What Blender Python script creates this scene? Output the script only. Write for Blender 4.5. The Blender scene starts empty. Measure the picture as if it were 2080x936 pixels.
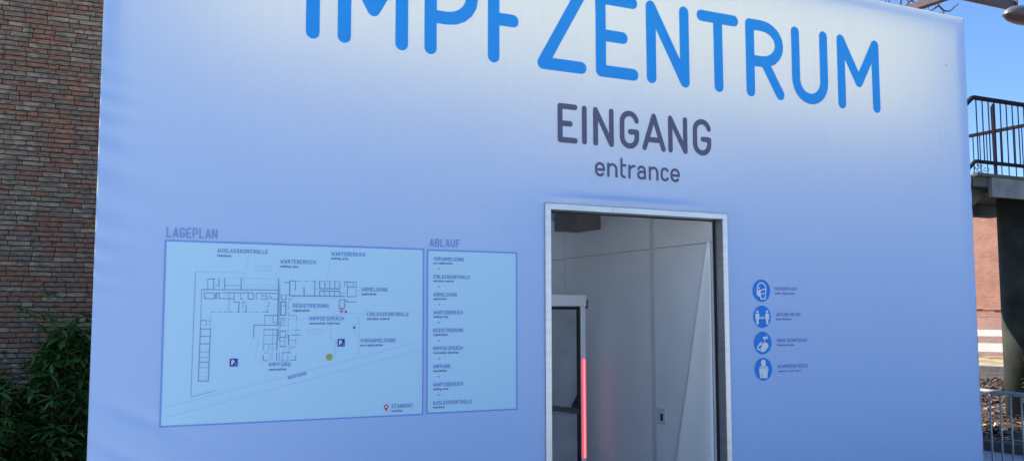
import bpy, math, random
from mathutils import Vector, Matrix
from mathutils.geometry import delaunay_2d_cdt
R = math.radians
random.seed(7)
scene = bpy.context.scene
C = scene.collection

# ------------------------------------------------------------------ camera
FL, YAW, PITCH, ROLL = 2005.0, R(27.293), R(5.257), R(-0.103)
CAM = Vector((0.0, -5.0884, 1.5))
_f = Vector((math.sin(YAW), math.cos(YAW), 0)); _r = Vector((math.cos(YAW), -math.sin(YAW), 0)); _u = Vector((0, 0, 1))
f2 = _f * math.cos(PITCH) + _u * math.sin(PITCH); u2 = _u * math.cos(PITCH) - _f * math.sin(PITCH)
r3 = _r * math.cos(ROLL) + u2 * math.sin(ROLL); u3 = u2 * math.cos(ROLL) - _r * math.sin(ROLL)
cd = bpy.data.cameras.new('camera'); cam = bpy.data.objects.new('camera', cd); C.objects.link(cam)
m = Matrix((r3, u3, -f2)).transposed().to_4x4(); m.translation = CAM
cam.matrix_world = m
cd.sensor_width = 36; cd.lens = FL / 2080 * 36; cd.clip_start = 0.05; cd.clip_end = 3000
scene.camera = cam

# ------------------------------------------------------------------ sky, sun, exposure
SUN_DIR = Vector((-0.42, 0.58, 0.72)).normalized()
elev = math.asin(SUN_DIR.z); az = math.atan2(SUN_DIR.x, SUN_DIR.y)
world = bpy.data.worlds.new('World'); scene.world = world; world.use_nodes = True
wn = world.node_tree
sky = wn.nodes.new('ShaderNodeTexSky'); sky.sky_type = 'NISHITA'; sky.sun_disc = False
sky.sun_elevation = elev; sky.sun_rotation = az
sky.altitude = 2500; sky.air_density = 1.1; sky.dust_density = 0.1; sky.ozone_density = 8.0
bg = wn.nodes['Background']; bg.inputs['Strength'].default_value = 0.10
wn.links.new(sky.outputs[0], bg.inputs['Color'])
sd = bpy.data.lights.new('sun', 'SUN'); sun = bpy.data.objects.new('sun', sd); C.objects.link(sun)
sd.energy = 5.0; sd.angle = R(0.5); sd.color = (1.0, 0.94, 0.84)
sun.rotation_euler = SUN_DIR.to_track_quat('Z', 'Y').to_euler()
sun.location = (-10, 10, 20)
vs = scene.view_settings
vs.view_transform = 'Standard'; vs.look = 'None'; vs.gamma = 1; vs.exposure = 1.2; vs.use_curve_mapping = False
scene.render.engine = 'CYCLES'
scene.cycles.max_bounces = 10; scene.cycles.diffuse_bounces = 6; scene.cycles.transmission_bounces = 8

# ------------------------------------------------------------------ helpers
def mat(name, col, rough=0.7, metal=0.0, spec=0.4):
    M = bpy.data.materials.new(name); M.use_nodes = True
    b = M.node_tree.nodes['Principled BSDF']
    b.inputs['Base Color'].default_value = (*col, 1); b.inputs['Roughness'].default_value = rough
    b.inputs['Metallic'].default_value = metal; b.inputs['Specular IOR Level'].default_value = spec
    return M

def noisy(M, scale=6.0, lo=0.8, hi=1.2, detail=6, bump=0.0, bscale=60.0, stretch=(1, 1, 1), rough=0.0):
    """multiply the base colour by object-space noise, add fine relief"""
    t = M.node_tree; b = t.nodes['Principled BSDF']; col = tuple(b.inputs['Base Color'].default_value)
    tc = t.nodes.new('ShaderNodeTexCoord'); mp = t.nodes.new('ShaderNodeMapping'); mp.inputs['Scale'].default_value = stretch
    t.links.new(tc.outputs['Object'], mp.inputs[0])
    n = t.nodes.new('ShaderNodeTexNoise'); n.inputs['Scale'].default_value = scale; n.inputs['Detail'].default_value = detail
    t.links.new(mp.outputs[0], n.inputs['Vector'])
    mr = t.nodes.new('ShaderNodeMapRange'); mr.inputs[1].default_value = 0.3; mr.inputs[2].default_value = 0.7
    mr.inputs[3].default_value = lo; mr.inputs[4].default_value = hi
    t.links.new(n.outputs[0], mr.inputs[0])
    vm = t.nodes.new('ShaderNodeVectorMath'); vm.operation = 'SCALE'; vm.inputs[0].default_value = col[:3]
    t.links.new(mr.outputs[0], vm.inputs['Scale']); t.links.new(vm.outputs[0], b.inputs['Base Color'])
    if rough:
        r = t.nodes.new('ShaderNodeMapRange'); r0 = b.inputs['Roughness'].default_value
        r.inputs[3].default_value = r0 - rough; r.inputs[4].default_value = r0 + rough
        t.links.new(n.outputs[0], r.inputs[0]); t.links.new(r.outputs[0], b.inputs['Roughness'])
    if bump:
        n2 = t.nodes.new('ShaderNodeTexNoise'); n2.inputs['Scale'].default_value = bscale; n2.inputs['Detail'].default_value = 5
        t.links.new(mp.outputs[0], n2.inputs['Vector'])
        bp = t.nodes.new('ShaderNodeBump'); bp.inputs['Strength'].default_value = bump; bp.inputs['Distance'].default_value = 0.01
        t.links.new(n2.outputs[0], bp.inputs['Height']); t.links.new(bp.outputs[0], b.inputs['Normal'])
    return M

def fabric(name, refl, trans, fac, streak=False):
    """printed tensioned textile: reflects on the front, lets light through from behind"""
    M = bpy.data.materials.new(name); M.use_nodes = True; t = M.node_tree
    for n in list(t.nodes):
        if n.type != 'OUTPUT_MATERIAL': t.nodes.remove(n)
    out = [n for n in t.nodes if n.type == 'OUTPUT_MATERIAL'][0]
    d = t.nodes.new('ShaderNodeBsdfDiffuse'); tr = t.nodes.new('ShaderNodeBsdfTranslucent')
    d.inputs['Color'].default_value = (*refl, 1); tr.inputs['Color'].default_value = (*trans, 1)
    mx = t.nodes.new('ShaderNodeMixShader'); mx.inputs[0].default_value = fac
    t.links.new(d.outputs[0], mx.inputs[1]); t.links.new(tr.outputs[0], mx.inputs[2])
    gl = t.nodes.new('ShaderNodeBsdfGlossy'); gl.inputs['Roughness'].default_value = 0.45
    mg = t.nodes.new('ShaderNodeMixShader'); mg.inputs[0].default_value = 0.025
    t.links.new(mx.outputs[0], mg.inputs[1]); t.links.new(gl.outputs[0], mg.inputs[2])
    t.links.new(mg.outputs[0], out.inputs[0])
    if streak:
        tc = t.nodes.new('ShaderNodeTexCoord'); mp = t.nodes.new('ShaderNodeMapping'); mp.inputs['Scale'].default_value = (14, 1, 1.2)
        t.links.new(tc.outputs['Object'], mp.inputs[0])
        n = t.nodes.new('ShaderNodeTexNoise'); n.inputs['Scale'].default_value = 2.2; n.inputs['Detail'].default_value = 6
        t.links.new(mp.outputs[0], n.inputs['Vector'])
        mr = t.nodes.new('ShaderNodeMapRange'); mr.inputs[1].default_value = .25; mr.inputs[2].default_value = .75
        mr.inputs[3].default_value = .89; mr.inputs[4].default_value = 1.0
        t.links.new(n.outputs[0], mr.inputs[0])
        vm = t.nodes.new('ShaderNodeVectorMath'); vm.operation = 'SCALE'; vm.inputs[0].default_value = trans
        t.links.new(mr.outputs[0], vm.inputs['Scale']); t.links.new(vm.outputs[0], tr.inputs['Color'])
        nb = t.nodes.new('ShaderNodeTexNoise'); nb.inputs['Scale'].default_value = 260; nb.inputs['Detail'].default_value = 2
        t.links.new(tc.outputs['Object'], nb.inputs['Vector'])
        bp = t.nodes.new('ShaderNodeBump'); bp.inputs['Strength'].default_value = .12; bp.inputs['Distance'].default_value = .002
        t.links.new(nb.outputs[0], bp.inputs['Height']); t.links.new(bp.outputs[0], d.inputs['Normal'])
    return M

class MB:
    def __init__(s): s.v = []; s.f = []
    def add(s, vs, fs):
        o = len(s.v); s.v += [tuple(p) for p in vs]; s.f += [tuple(i + o for i in q) for q in fs]; return s
    def box(s, x0, x1, y0, y1, z0, z1):
        return s.add([(x0, y0, z0), (x1, y0, z0), (x1, y1, z0), (x0, y1, z0), (x0, y0, z1), (x1, y0, z1), (x1, y1, z1), (x0, y1, z1)],
                     [(0, 3, 2, 1), (4, 5, 6, 7), (0, 1, 5, 4), (1, 2, 6, 5), (2, 3, 7, 6), (3, 0, 4, 7)])
    def cbox(s, x0, x1, y0, y1, z0, z1, c):
        """box with chamfered edges on the -Y face"""
        A = [(x0, y1, z0), (x1, y1, z0), (x1, y1, z1), (x0, y1, z1)]
        B = [(x0, y0 + c, z0), (x1, y0 + c, z0), (x1, y0 + c, z1), (x0, y0 + c, z1)]
        D = [(x0 + c, y0, z0 + c), (x1 - c, y0, z0 + c), (x1 - c, y0, z1 - c), (x0 + c, y0, z1 - c)]
        F = [(8, 9, 10, 11), (3, 2, 1, 0)]
        for k in range(4):
            j = (k + 1) % 4; F += [(k, j, 4 + j, 4 + k), (4 + k, 4 + j, 8 + j, 8 + k)]
        return s.add(A + B + D, F)
    def tube(s, pts, rad, n=8, cap=True):
        pts = [Vector(p) for p in pts]; rads = rad if isinstance(rad, (list, tuple)) else [rad] * len(pts)
        rings = []
        for i, p in enumerate(pts):
            a = pts[max(i - 1, 0)]; b = pts[min(i + 1, len(pts) - 1)]; d = (b - a).normalized()
            q = d.to_track_quat('Z', 'Y')
            rings += [p + q @ Vector((math.cos(2 * math.pi * k / n) * rads[i], math.sin(2 * math.pi * k / n) * rads[i], 0)) for k in range(n)]
        F = []
        for i in range(len(pts) - 1):
            for k in range(n):
                j = (k + 1) % n; F.append((i * n + k, i * n + j, i * n + n + j, i * n + n + k))
        if cap: F += [tuple(reversed(range(n))), tuple(range((len(pts) - 1) * n, len(pts) * n))]
        return s.add(rings, F)
    def bar(s, a, b, w, h):
        """rectangular bar from a to b, w sideways, h upward"""
        a = Vector(a); b = Vector(b); d = (b - a).normalized(); up = Vector((0, 0, 1))
        if abs(d.z) > .99: up = Vector((0, 1, 0))
        sx = d.cross(up).normalized(); uz = sx.cross(d)
        V = [p + sx * i * w / 2 + uz * j * h / 2 for p in (a, b) for i, j in ((-1, -1), (1, -1), (1, 1), (-1, 1))]
        return s.add(V, [(3, 2, 1, 0), (4, 5, 6, 7), (0, 1, 5, 4), (1, 2, 6, 5), (2, 3, 7, 6), (3, 0, 4, 7)])
    def build(s, name, M, parent=None, smooth=False):
        me = bpy.data.meshes.new(name); me.from_pydata(s.v, [], s.f); me.validate()
        if smooth: me.polygons.foreach_set('use_smooth', [True] * len(me.polygons))
        if M: me.materials.append(M)
        o = bpy.data.objects.new(name, me); C.objects.link(o); o.parent = parent
        return o

def tag(o, label=None, cat=None, group=None, kind=None):
    if label: o['label'] = label
    if cat: o['category'] = cat
    if group: o['group'] = group
    if kind: o['kind'] = kind
    return o
def thing(name, label, cat, loc=(0, 0, 0), group=None):
    o = bpy.data.objects.new(name, None); C.objects.link(o); o.location = loc; o.empty_display_size = .2
    return tag(o, label, cat, group)
def sub(parent):
    """offset builder coordinates (world) into the parent's local space"""
    return Vector(parent.location)
def part(mb, name, M, parent, smooth=False, kind=None):
    L = Vector(parent.location); q = parent.parent
    while q: L = L + Vector(q.location); q = q.parent
    mb.v = [(a - L.x, b - L.y, c - L.z) for a, b, c in mb.v]
    o = mb.build(name, M, parent, smooth)
    if kind: o['kind'] = kind
    return o

def FP(px, py):
    """photo point on the facade plane (Y = 0) -> metres (X, Z)"""
    d = r3 * ((px - 1040) / FL) - u3 * ((py - 468) / FL) + f2
    t = -CAM.y / d.y
    return (CAM.x + t * d.x, CAM.z + t * d.z)

# ------------------------------------------------------------------ materials
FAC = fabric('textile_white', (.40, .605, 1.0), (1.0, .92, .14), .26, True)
FAC_PLAIN = fabric('textile_cover', (.75, .75, .72), (1.0, .93, .72), .70)
INK_BLUE = fabric('ink_bright_blue', (.014, .29, .85), (.06, .50, .98), .34)
INK_DARK = fabric('ink_slate', (.115, .122, .215), (.08, .10, .2), .2)
INK_PANEL = fabric('print_pale_panel', (.49, .80, .97), (.8, .85, .9), .25)
INK_BORDER = fabric('print_border_blue', (.19, .36, .80), (.2, .3, .5), .2)
INK_CAP = fabric('print_caption_blue', (.20, .36, .70), (.2, .3, .5), .2)
INK_SUB = fabric('print_small_slate', (.15, .23, .46), (.1, .15, .3), .2)
INK_L0 = fabric('print_line_pale', (.42, .66, .88), (.4, .5, .6), .2)
INK_L1 = fabric('print_line_mid', (.26, .43, .70), (.2, .3, .4), .2)
INK_L2 = fabric('print_line_dark', (.17, .30, .55), (.1, .2, .3), .2)
INK_ICON = fabric('print_icon_blue', (.01, .25, .76), (.02, .2, .6), .2)
INK_SIGN = fabric('print_sign_navy', (.015, .06, .40), (.02, .1, .4), .2)
INK_RED = fabric('print_red', (.62, .03, .07), (.5, .03, .05), .2)
INK_YEL = fabric('print_yellow', (.62, .58, .05), (.5, .5, .05), .2)
INK_GRN = fabric('print_green', (.05, .25, .12), (.05, .3, .1), .2)
INK_WHITE = fabric('print_white', (.82, .86, .88), (.8, .85, .9), .2)
ALU = noisy(mat('aluminium_profile', (.60, .60, .60), .42, 1.0), 3, .85, 1.08, 4, .05, 200, (1, 1, 8), .08)
ALU_FRAME = mat('aluminium_tube', (.55, .56, .57), .4, 1.0)
WALLW = noisy(mat('white_wall_panel', (.78, .80, .82), .75, 0, .08), 1.6, .93, 1.04, 5, .03, 90)
WALLT = mat('white_wall_trim', (.58, .60, .62), .5)
SEAL = mat('dark_rubber_seal', (.02, .02, .022), .7)
ROOFW = mat('white_roof_sheet', (.78, .78, .76), .6)

# ------------------------------------------------------------------ ground and setting
ASPH = noisy(mat('pale_concrete_paving', (.48, .48, .48), .9), 3, .75, 1.2, 8, .4, 120)
SOIL = noisy(mat('brown_soil', (.060, .045, .034), .95), 5, .4, 1.6, 8, .8, 40)
SAND = noisy(mat('dry_sandy_grass', (.34, .25, .12), .95), .9, .45, 1.35, 8, .6, 20)
SLAB = noisy(mat('pale_path', (.32, .31, .29), .9), 1.5, .7, 1.15, 8, .2, 60)
KERB = noisy(mat('dark_kerb_stone', (.08, .08, .085), .85), 8, .7, 1.3, 5, .3, 60)
g = MB().add([(-700, -700, 0), (900, -700, 0), (900, 900, 0), (-700, 900, 0)], [(0, 1, 2, 3)]).build('ground', ASPH); g['kind'] = 'structure'
b = MB().add([(10.4, -6, .06), (24.8, -6, .06), (24.8, 24, .06), (10.4, 24, .06)], [(0, 1, 2, 3)]).build('planting_bed', SOIL); b['kind'] = 'structure'
b = MB().box(10.22, 10.40, -6, 24, 0, .11).build('kerb', KERB); b['kind'] = 'structure'
b = MB().box(24.8, 24.98, -6, 24, 0, .22).build('kerb', KERB); b['kind'] = 'structure'
b = MB().add([(24.98, -6, .008), (29.5, -6, .008), (29.5, 40, .008), (24.98, 40, .008)], [(0, 1, 2, 3)]).build('path', SLAB); b['kind'] = 'structure'
vsn = []; fsn = []
random.seed(3)
NX, NY = 16, 60
for j in range(NY + 1):
    for i in range(NX + 1):
        e = 0 if i in (0, NX) or j in (0, NY) else 1
        vsn.append((29.5 + 6.0 * i / NX, 10 + 30 * j / NY, .012 + e * random.uniform(0, .13)))
for j in range(NY):
    for i in range(NX):
        a = j * (NX + 1) + i; fsn.append((a, a + 1, a + NX + 2, a + NX + 1))
b = MB().add(vsn, fsn).build('sandy_verge', SAND, None, True); b['kind'] = 'structure'

# ------------------------------------------------------------------ brick building (parallel to the facade, 8.5 m behind it)
WY = 8.5
def brick_mat(name, island):
    M = bpy.data.materials.new(name); M.use_nodes = True; t = M.node_tree; b = t.nodes['Principled BSDF']
    b.inputs['Roughness'].default_value = .85
    ge = t.nodes.new('ShaderNodeNewGeometry')
    if island: rnd = ge.outputs['Random Per Island']
    else: rnd = t.nodes.new('ShaderNodeObjectInfo').outputs['Random']
    n = t.nodes.new('ShaderNodeTexNoise'); n.inputs['Scale'].default_value = 1.6; n.inputs['Detail'].default_value = 3
    t.links.new(ge.outputs['Position'], n.inputs['Vector'])
    mr = t.nodes.new('ShaderNodeMapRange'); mr.inputs[1].default_value = .3; mr.inputs[2].default_value = .7; mr.inputs[3].default_value = -.32; mr.inputs[4].default_value = .32
    t.links.new(n.outputs[0], mr.inputs[0])
    ad = t.nodes.new('ShaderNodeMath'); ad.operation = 'ADD'; ad.use_clamp = True
    sc = t.nodes.new('ShaderNodeMath'); sc.operation = 'MULTIPLY_ADD'; sc.inputs[1].default_value = .72; sc.inputs[2].default_value = .14
    t.links.new(rnd, sc.inputs[0]); t.links.new(sc.outputs[0], ad.inputs[0]); t.links.new(mr.outputs[0], ad.inputs[1])
    cr = t.nodes.new('ShaderNodeValToRGB'); e = cr.color_ramp; e.elements[0].position = 0; e.elements[1].position = 1
    cols = [(0.225, 0.186, 0.122), (0.18, 0.15, 0.104), (0.323, 0.246, 0.162), (0.173, 0.13, 0.095), (0.217, 0.146, 0.097), (0.195, 0.118, 0.077), (0.262, 0.126, 0.074), (0.21, 0.11, 0.07), (0.323, 0.15, 0.086)]
    e.elements[0].color = (*cols[0], 1); e.elements[1].color = (*cols[-1], 1)
    for i, c in enumerate(cols[1:-1]):
        k = e.elements.new((i + 1) / (len(cols) - 1)); k.color = (*c, 1)
    t.links.new(ad.outputs[0], cr.inputs[0])
    tc = t.nodes.new('ShaderNodeTexCoord'); mp = t.nodes.new('ShaderNodeMapping'); mp.inputs['Scale'].default_value = (1, 1, 4)
    t.links.new(ge.outputs['Position'], mp.inputs[0])
    n2 = t.nodes.new('ShaderNodeTexNoise'); n2.inputs['Scale'].default_value = 14; n2.inputs['Detail'].default_value = 8
    t.links.new(mp.outputs[0], n2.inputs['Vector'])
    m2 = t.nodes.new('ShaderNodeMapRange'); m2.inputs[1].default_value = .3; m2.inputs[2].default_value = .7; m2.inputs[3].default_value = .5; m2.inputs[4].default_value = 1.5
    t.links.new(n2.outputs[0], m2.inputs[0])
    mu = t.nodes.new('ShaderNodeVectorMath'); mu.operation = 'SCALE'
    t.links.new(cr.outputs[0], mu.inputs[0]); t.links.new(m2.outputs[0], mu.inputs['Scale']); t.links.new(mu.outputs[0], b.inputs['Base Color'])
    bp = t.nodes.new('ShaderNodeBump'); bp.inputs['Strength'].default_value = .6; bp.inputs['Distance'].default_value = .006
    t.links.new(n2.outputs[0], bp.inputs['Height']); t.links.new(bp.outputs[0], b.inputs['Normal'])
    return M
BR_O = brick_mat('clinker_brick', False); BR_I = brick_mat('clinker_brick_mass', True)
MORT = noisy(mat('dark_mortar', (.030, .029, .029), .95), 20, .7, 1.3)
bb = thing('brick_building', 'tall dark clinker brick building left of and behind the white tent front', 'building', (0, WY, 0))
part(MB().box(-9, 5.6, WY, WY + 6, 0, 8.2), 'wall', MORT, bb)
part(MB().box(-9.15, 5.75, WY - .12, WY + 6.1, 8.202, 8.4), 'roof', mat('roof_edge', (.12, .12, .12), .7), bb)
random.seed(11)
bm_cache = {}
def brick_mesh(kind, v):
    key = (kind, v)
    if key not in bm_cache:
        w = .242 if kind else .117
        rr = random.Random(v * 7 + kind); j = lambda: rr.uniform(-.0022, .0022)
        mb = MB().cbox(-w / 2, w / 2, -.013, .03, -.0248, .0248, .003)
        mb.v = [(a + j(), b + (j() if b < 0 else 0), c + j()) for a, b, c in mb.v]
        me = bpy.data.meshes.new('brick'); me.from_pydata(mb.v, [], mb.f); me.materials.append(BR_O); bm_cache[key] = me
    return bm_cache[key]
cand = []
for c in range(0, 131):
    z = .032 + c * .0625; x = -3.2 - random.uniform(0, .25); 
    while x < 2.4:
        kind = 1 if random.random() < .78 else 0
        w = .238 if kind else .113
        cand.append((x + w / 2, z, kind)); x += w + .012
vis = [q for q in cand if -.30 < q[0] < 1.20 and 1.62 < q[1] < 5.75]
vis.sort(key=lambda q: (abs(q[0] - .45) + abs(q[1] - 3.7) * .02)); vis = vis[:300]
vset = set(vis); rest = MB()
for q in cand:
    x, z, kind = q
    if q in vset:
        o = bpy.data.objects.new('brick', brick_mesh(kind, random.randrange(8))); C.objects.link(o); o.parent = bb
        o.location = (x, random.uniform(-.004, .003), z); o.rotation_euler = (random.uniform(-.012, .012), random.uniform(-.006, .006), random.uniform(-.008, .008))
    else:
        w = (.242 if kind else .117) / 2; d = random.uniform(-.004, .003)
        rest.cbox(x - w, x + w, WY - .013 + d, WY + .03, z - .0248, z + .0248, .003)
part(rest, 'brickwork', BR_I, bb, kind='stuff')

# ------------------------------------------------------------------ textile facade
X0, X1, ZT = .384, 6.611, 3.859
DX0, DX1, DZ = 2.84, 4.206, 2.2
def wr(x, z):
    """surface of the stretched sheet: Y offset in metres (negative = towards the viewer)"""
    e = x - X0; y = 0.0
    y += .0045 * math.exp(-e / .11) * math.sin(z * 46 + 2.2 * math.sin(z * 7.3) + e * 9) * (.5 + .5 * math.sin(z * 3.1 + 1.0))
    y += .0065 * math.exp(-((e - .25) / .22) ** 2) * math.exp(-((z - 1.15 + .45 * e) / .035) ** 2)
    y += .0060 * math.exp(-((e - .2) / .2) ** 2) * math.exp(-((z - .95 + .5 * e) / .03) ** 2)
    y += .0016 * math.sin(x * 2.1 + .6) * math.sin(z * 1.7) + .0007 * math.sin(x * 9 + z * 4)
    e2 = X1 - x
    y += .002 * math.exp(-e2 / .08) * math.sin(z * 38 + 1.7 * math.sin(z * 5))
    y -= .020 * math.exp(-((z - 2.235) / .024) ** 2) * max(0.0, 1 - ((x - 3.42) / .62) ** 2) ** 1.0 if abs(x - 3.42) < .62 else 0.0
    return y
fac = thing('textile_entrance_front', 'large white printed fabric entrance front stretched on a frame around the doorway', 'tent front')
def axis(a, b, step): n = max(1, round((b - a) / step)); return [a + (b - a) * i / n for i in range(n + 1)]
def sheet(xs, zs, off=0.0, skip=None):
    mb = MB(); V = [(x, wr(x, z) + off, z) for z in zs for x in xs]; n = len(xs); F = []
    for j in range(len(zs) - 1):
        for i in range(n - 1):
            if skip and skip((xs[i] + xs[i + 1]) / 2, (zs[j] + zs[j + 1]) / 2): continue
            a = j * n + i; F.append((a, a + 1, a + n + 1, a + n))
    return mb.add(V, F)
xs = axis(X0, X0 + .5, .012)[:-1] + axis(X0 + .5, DX0 + .012, .04)[:-1] + axis(DX0 + .012, DX1 - .012, .03)[:-1] + axis(DX1 - .012, X1, .04)
zs = axis(0.02, DZ - .012, .012 * 1.5)[:-1] + axis(DZ - .012, DZ + .12, .008)[:-1] + axis(DZ + .12, ZT, .018)
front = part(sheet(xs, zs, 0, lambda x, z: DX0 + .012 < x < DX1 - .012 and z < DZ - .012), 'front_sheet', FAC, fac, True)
HEM = mat('opaque_hem_tape', (.22, .24, .30), .8)
# narrow returns of the sheet round the frame
part(MB().add([(X0, 0, 0.02), (X0, 0, ZT), (X0 + .004, .045, ZT), (X0 + .004, .045, 0.02)], [(0, 1, 2, 3)]), 'sheet_hem', HEM, fac)
part(MB().add([(X1, 0, 0.02), (X1 - .004, .045, 0.02), (X1 - .004, .045, ZT), (X1, 0, ZT)], [(0, 1, 2, 3)]), 'sheet_hem', HEM, fac)
GAP = .52
# cover sheets of the hollow frame behind: top and rear above the container roof, two inset sides
part(MB().add([(X0 + .004, .045, ZT), (X0, 0, ZT), (X1, 0, ZT), (X1 - .004, .045, ZT), (X1 - .29, GAP + .06, ZT - .03), (X0 + .29, GAP + .06, ZT - .03)], [(0, 1, 2, 3), (0, 3, 4, 5)]), 'top_sheet', FAC_PLAIN, fac)
part(MB().add([(X0 + .29, GAP, 2.85), (X1 - .29, GAP, 2.85), (X1 - .29, GAP, ZT - .03), (X0 + .29, GAP, ZT - .03)], [(0, 1, 2, 3)]), 'rear_sheet', FAC_PLAIN, fac)
LINED = mat('lined_side_board', (.55, .55, .56), .8)
for sx, xa in ((1, X0), (-1, X1)):
    sb = MB(); V = []
    for d in (0, .018):
        V += [(xa + sx * (.006 + d), .016, .0), (xa + sx * (.298 + d), GAP + .06, .0), (xa + sx * (.298 + d), GAP + .06, ZT - .034), (xa + sx * (.006 + d), .016, ZT - .006)]
    part(sb.add(V, [(0, 1, 2, 3), (7, 6, 5, 4), (0, 4, 5, 1), (1, 5, 6, 2), (2, 6, 7, 3), (3, 7, 4, 0)]), 'side_board', LINED, fac)
part(MB().box(X0 + .046, X1 - .046, .035, .095, ZT - .085, ZT - .012), 'frame_tube', ALU_FRAME, fac)
for x in (X0 + .075, X1 - .075):
    part(MB().box(x - .03, x + .03, .03, .095, 0.0, ZT - .087), 'frame_tube', ALU_FRAME, fac)
for x in (X0 + .36, X1 - .36):
    part(MB().box(x - .02, x + .02, GAP - .06, GAP - .02, 0.0, ZT - .06), 'frame_tube', ALU_FRAME, fac)

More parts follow.
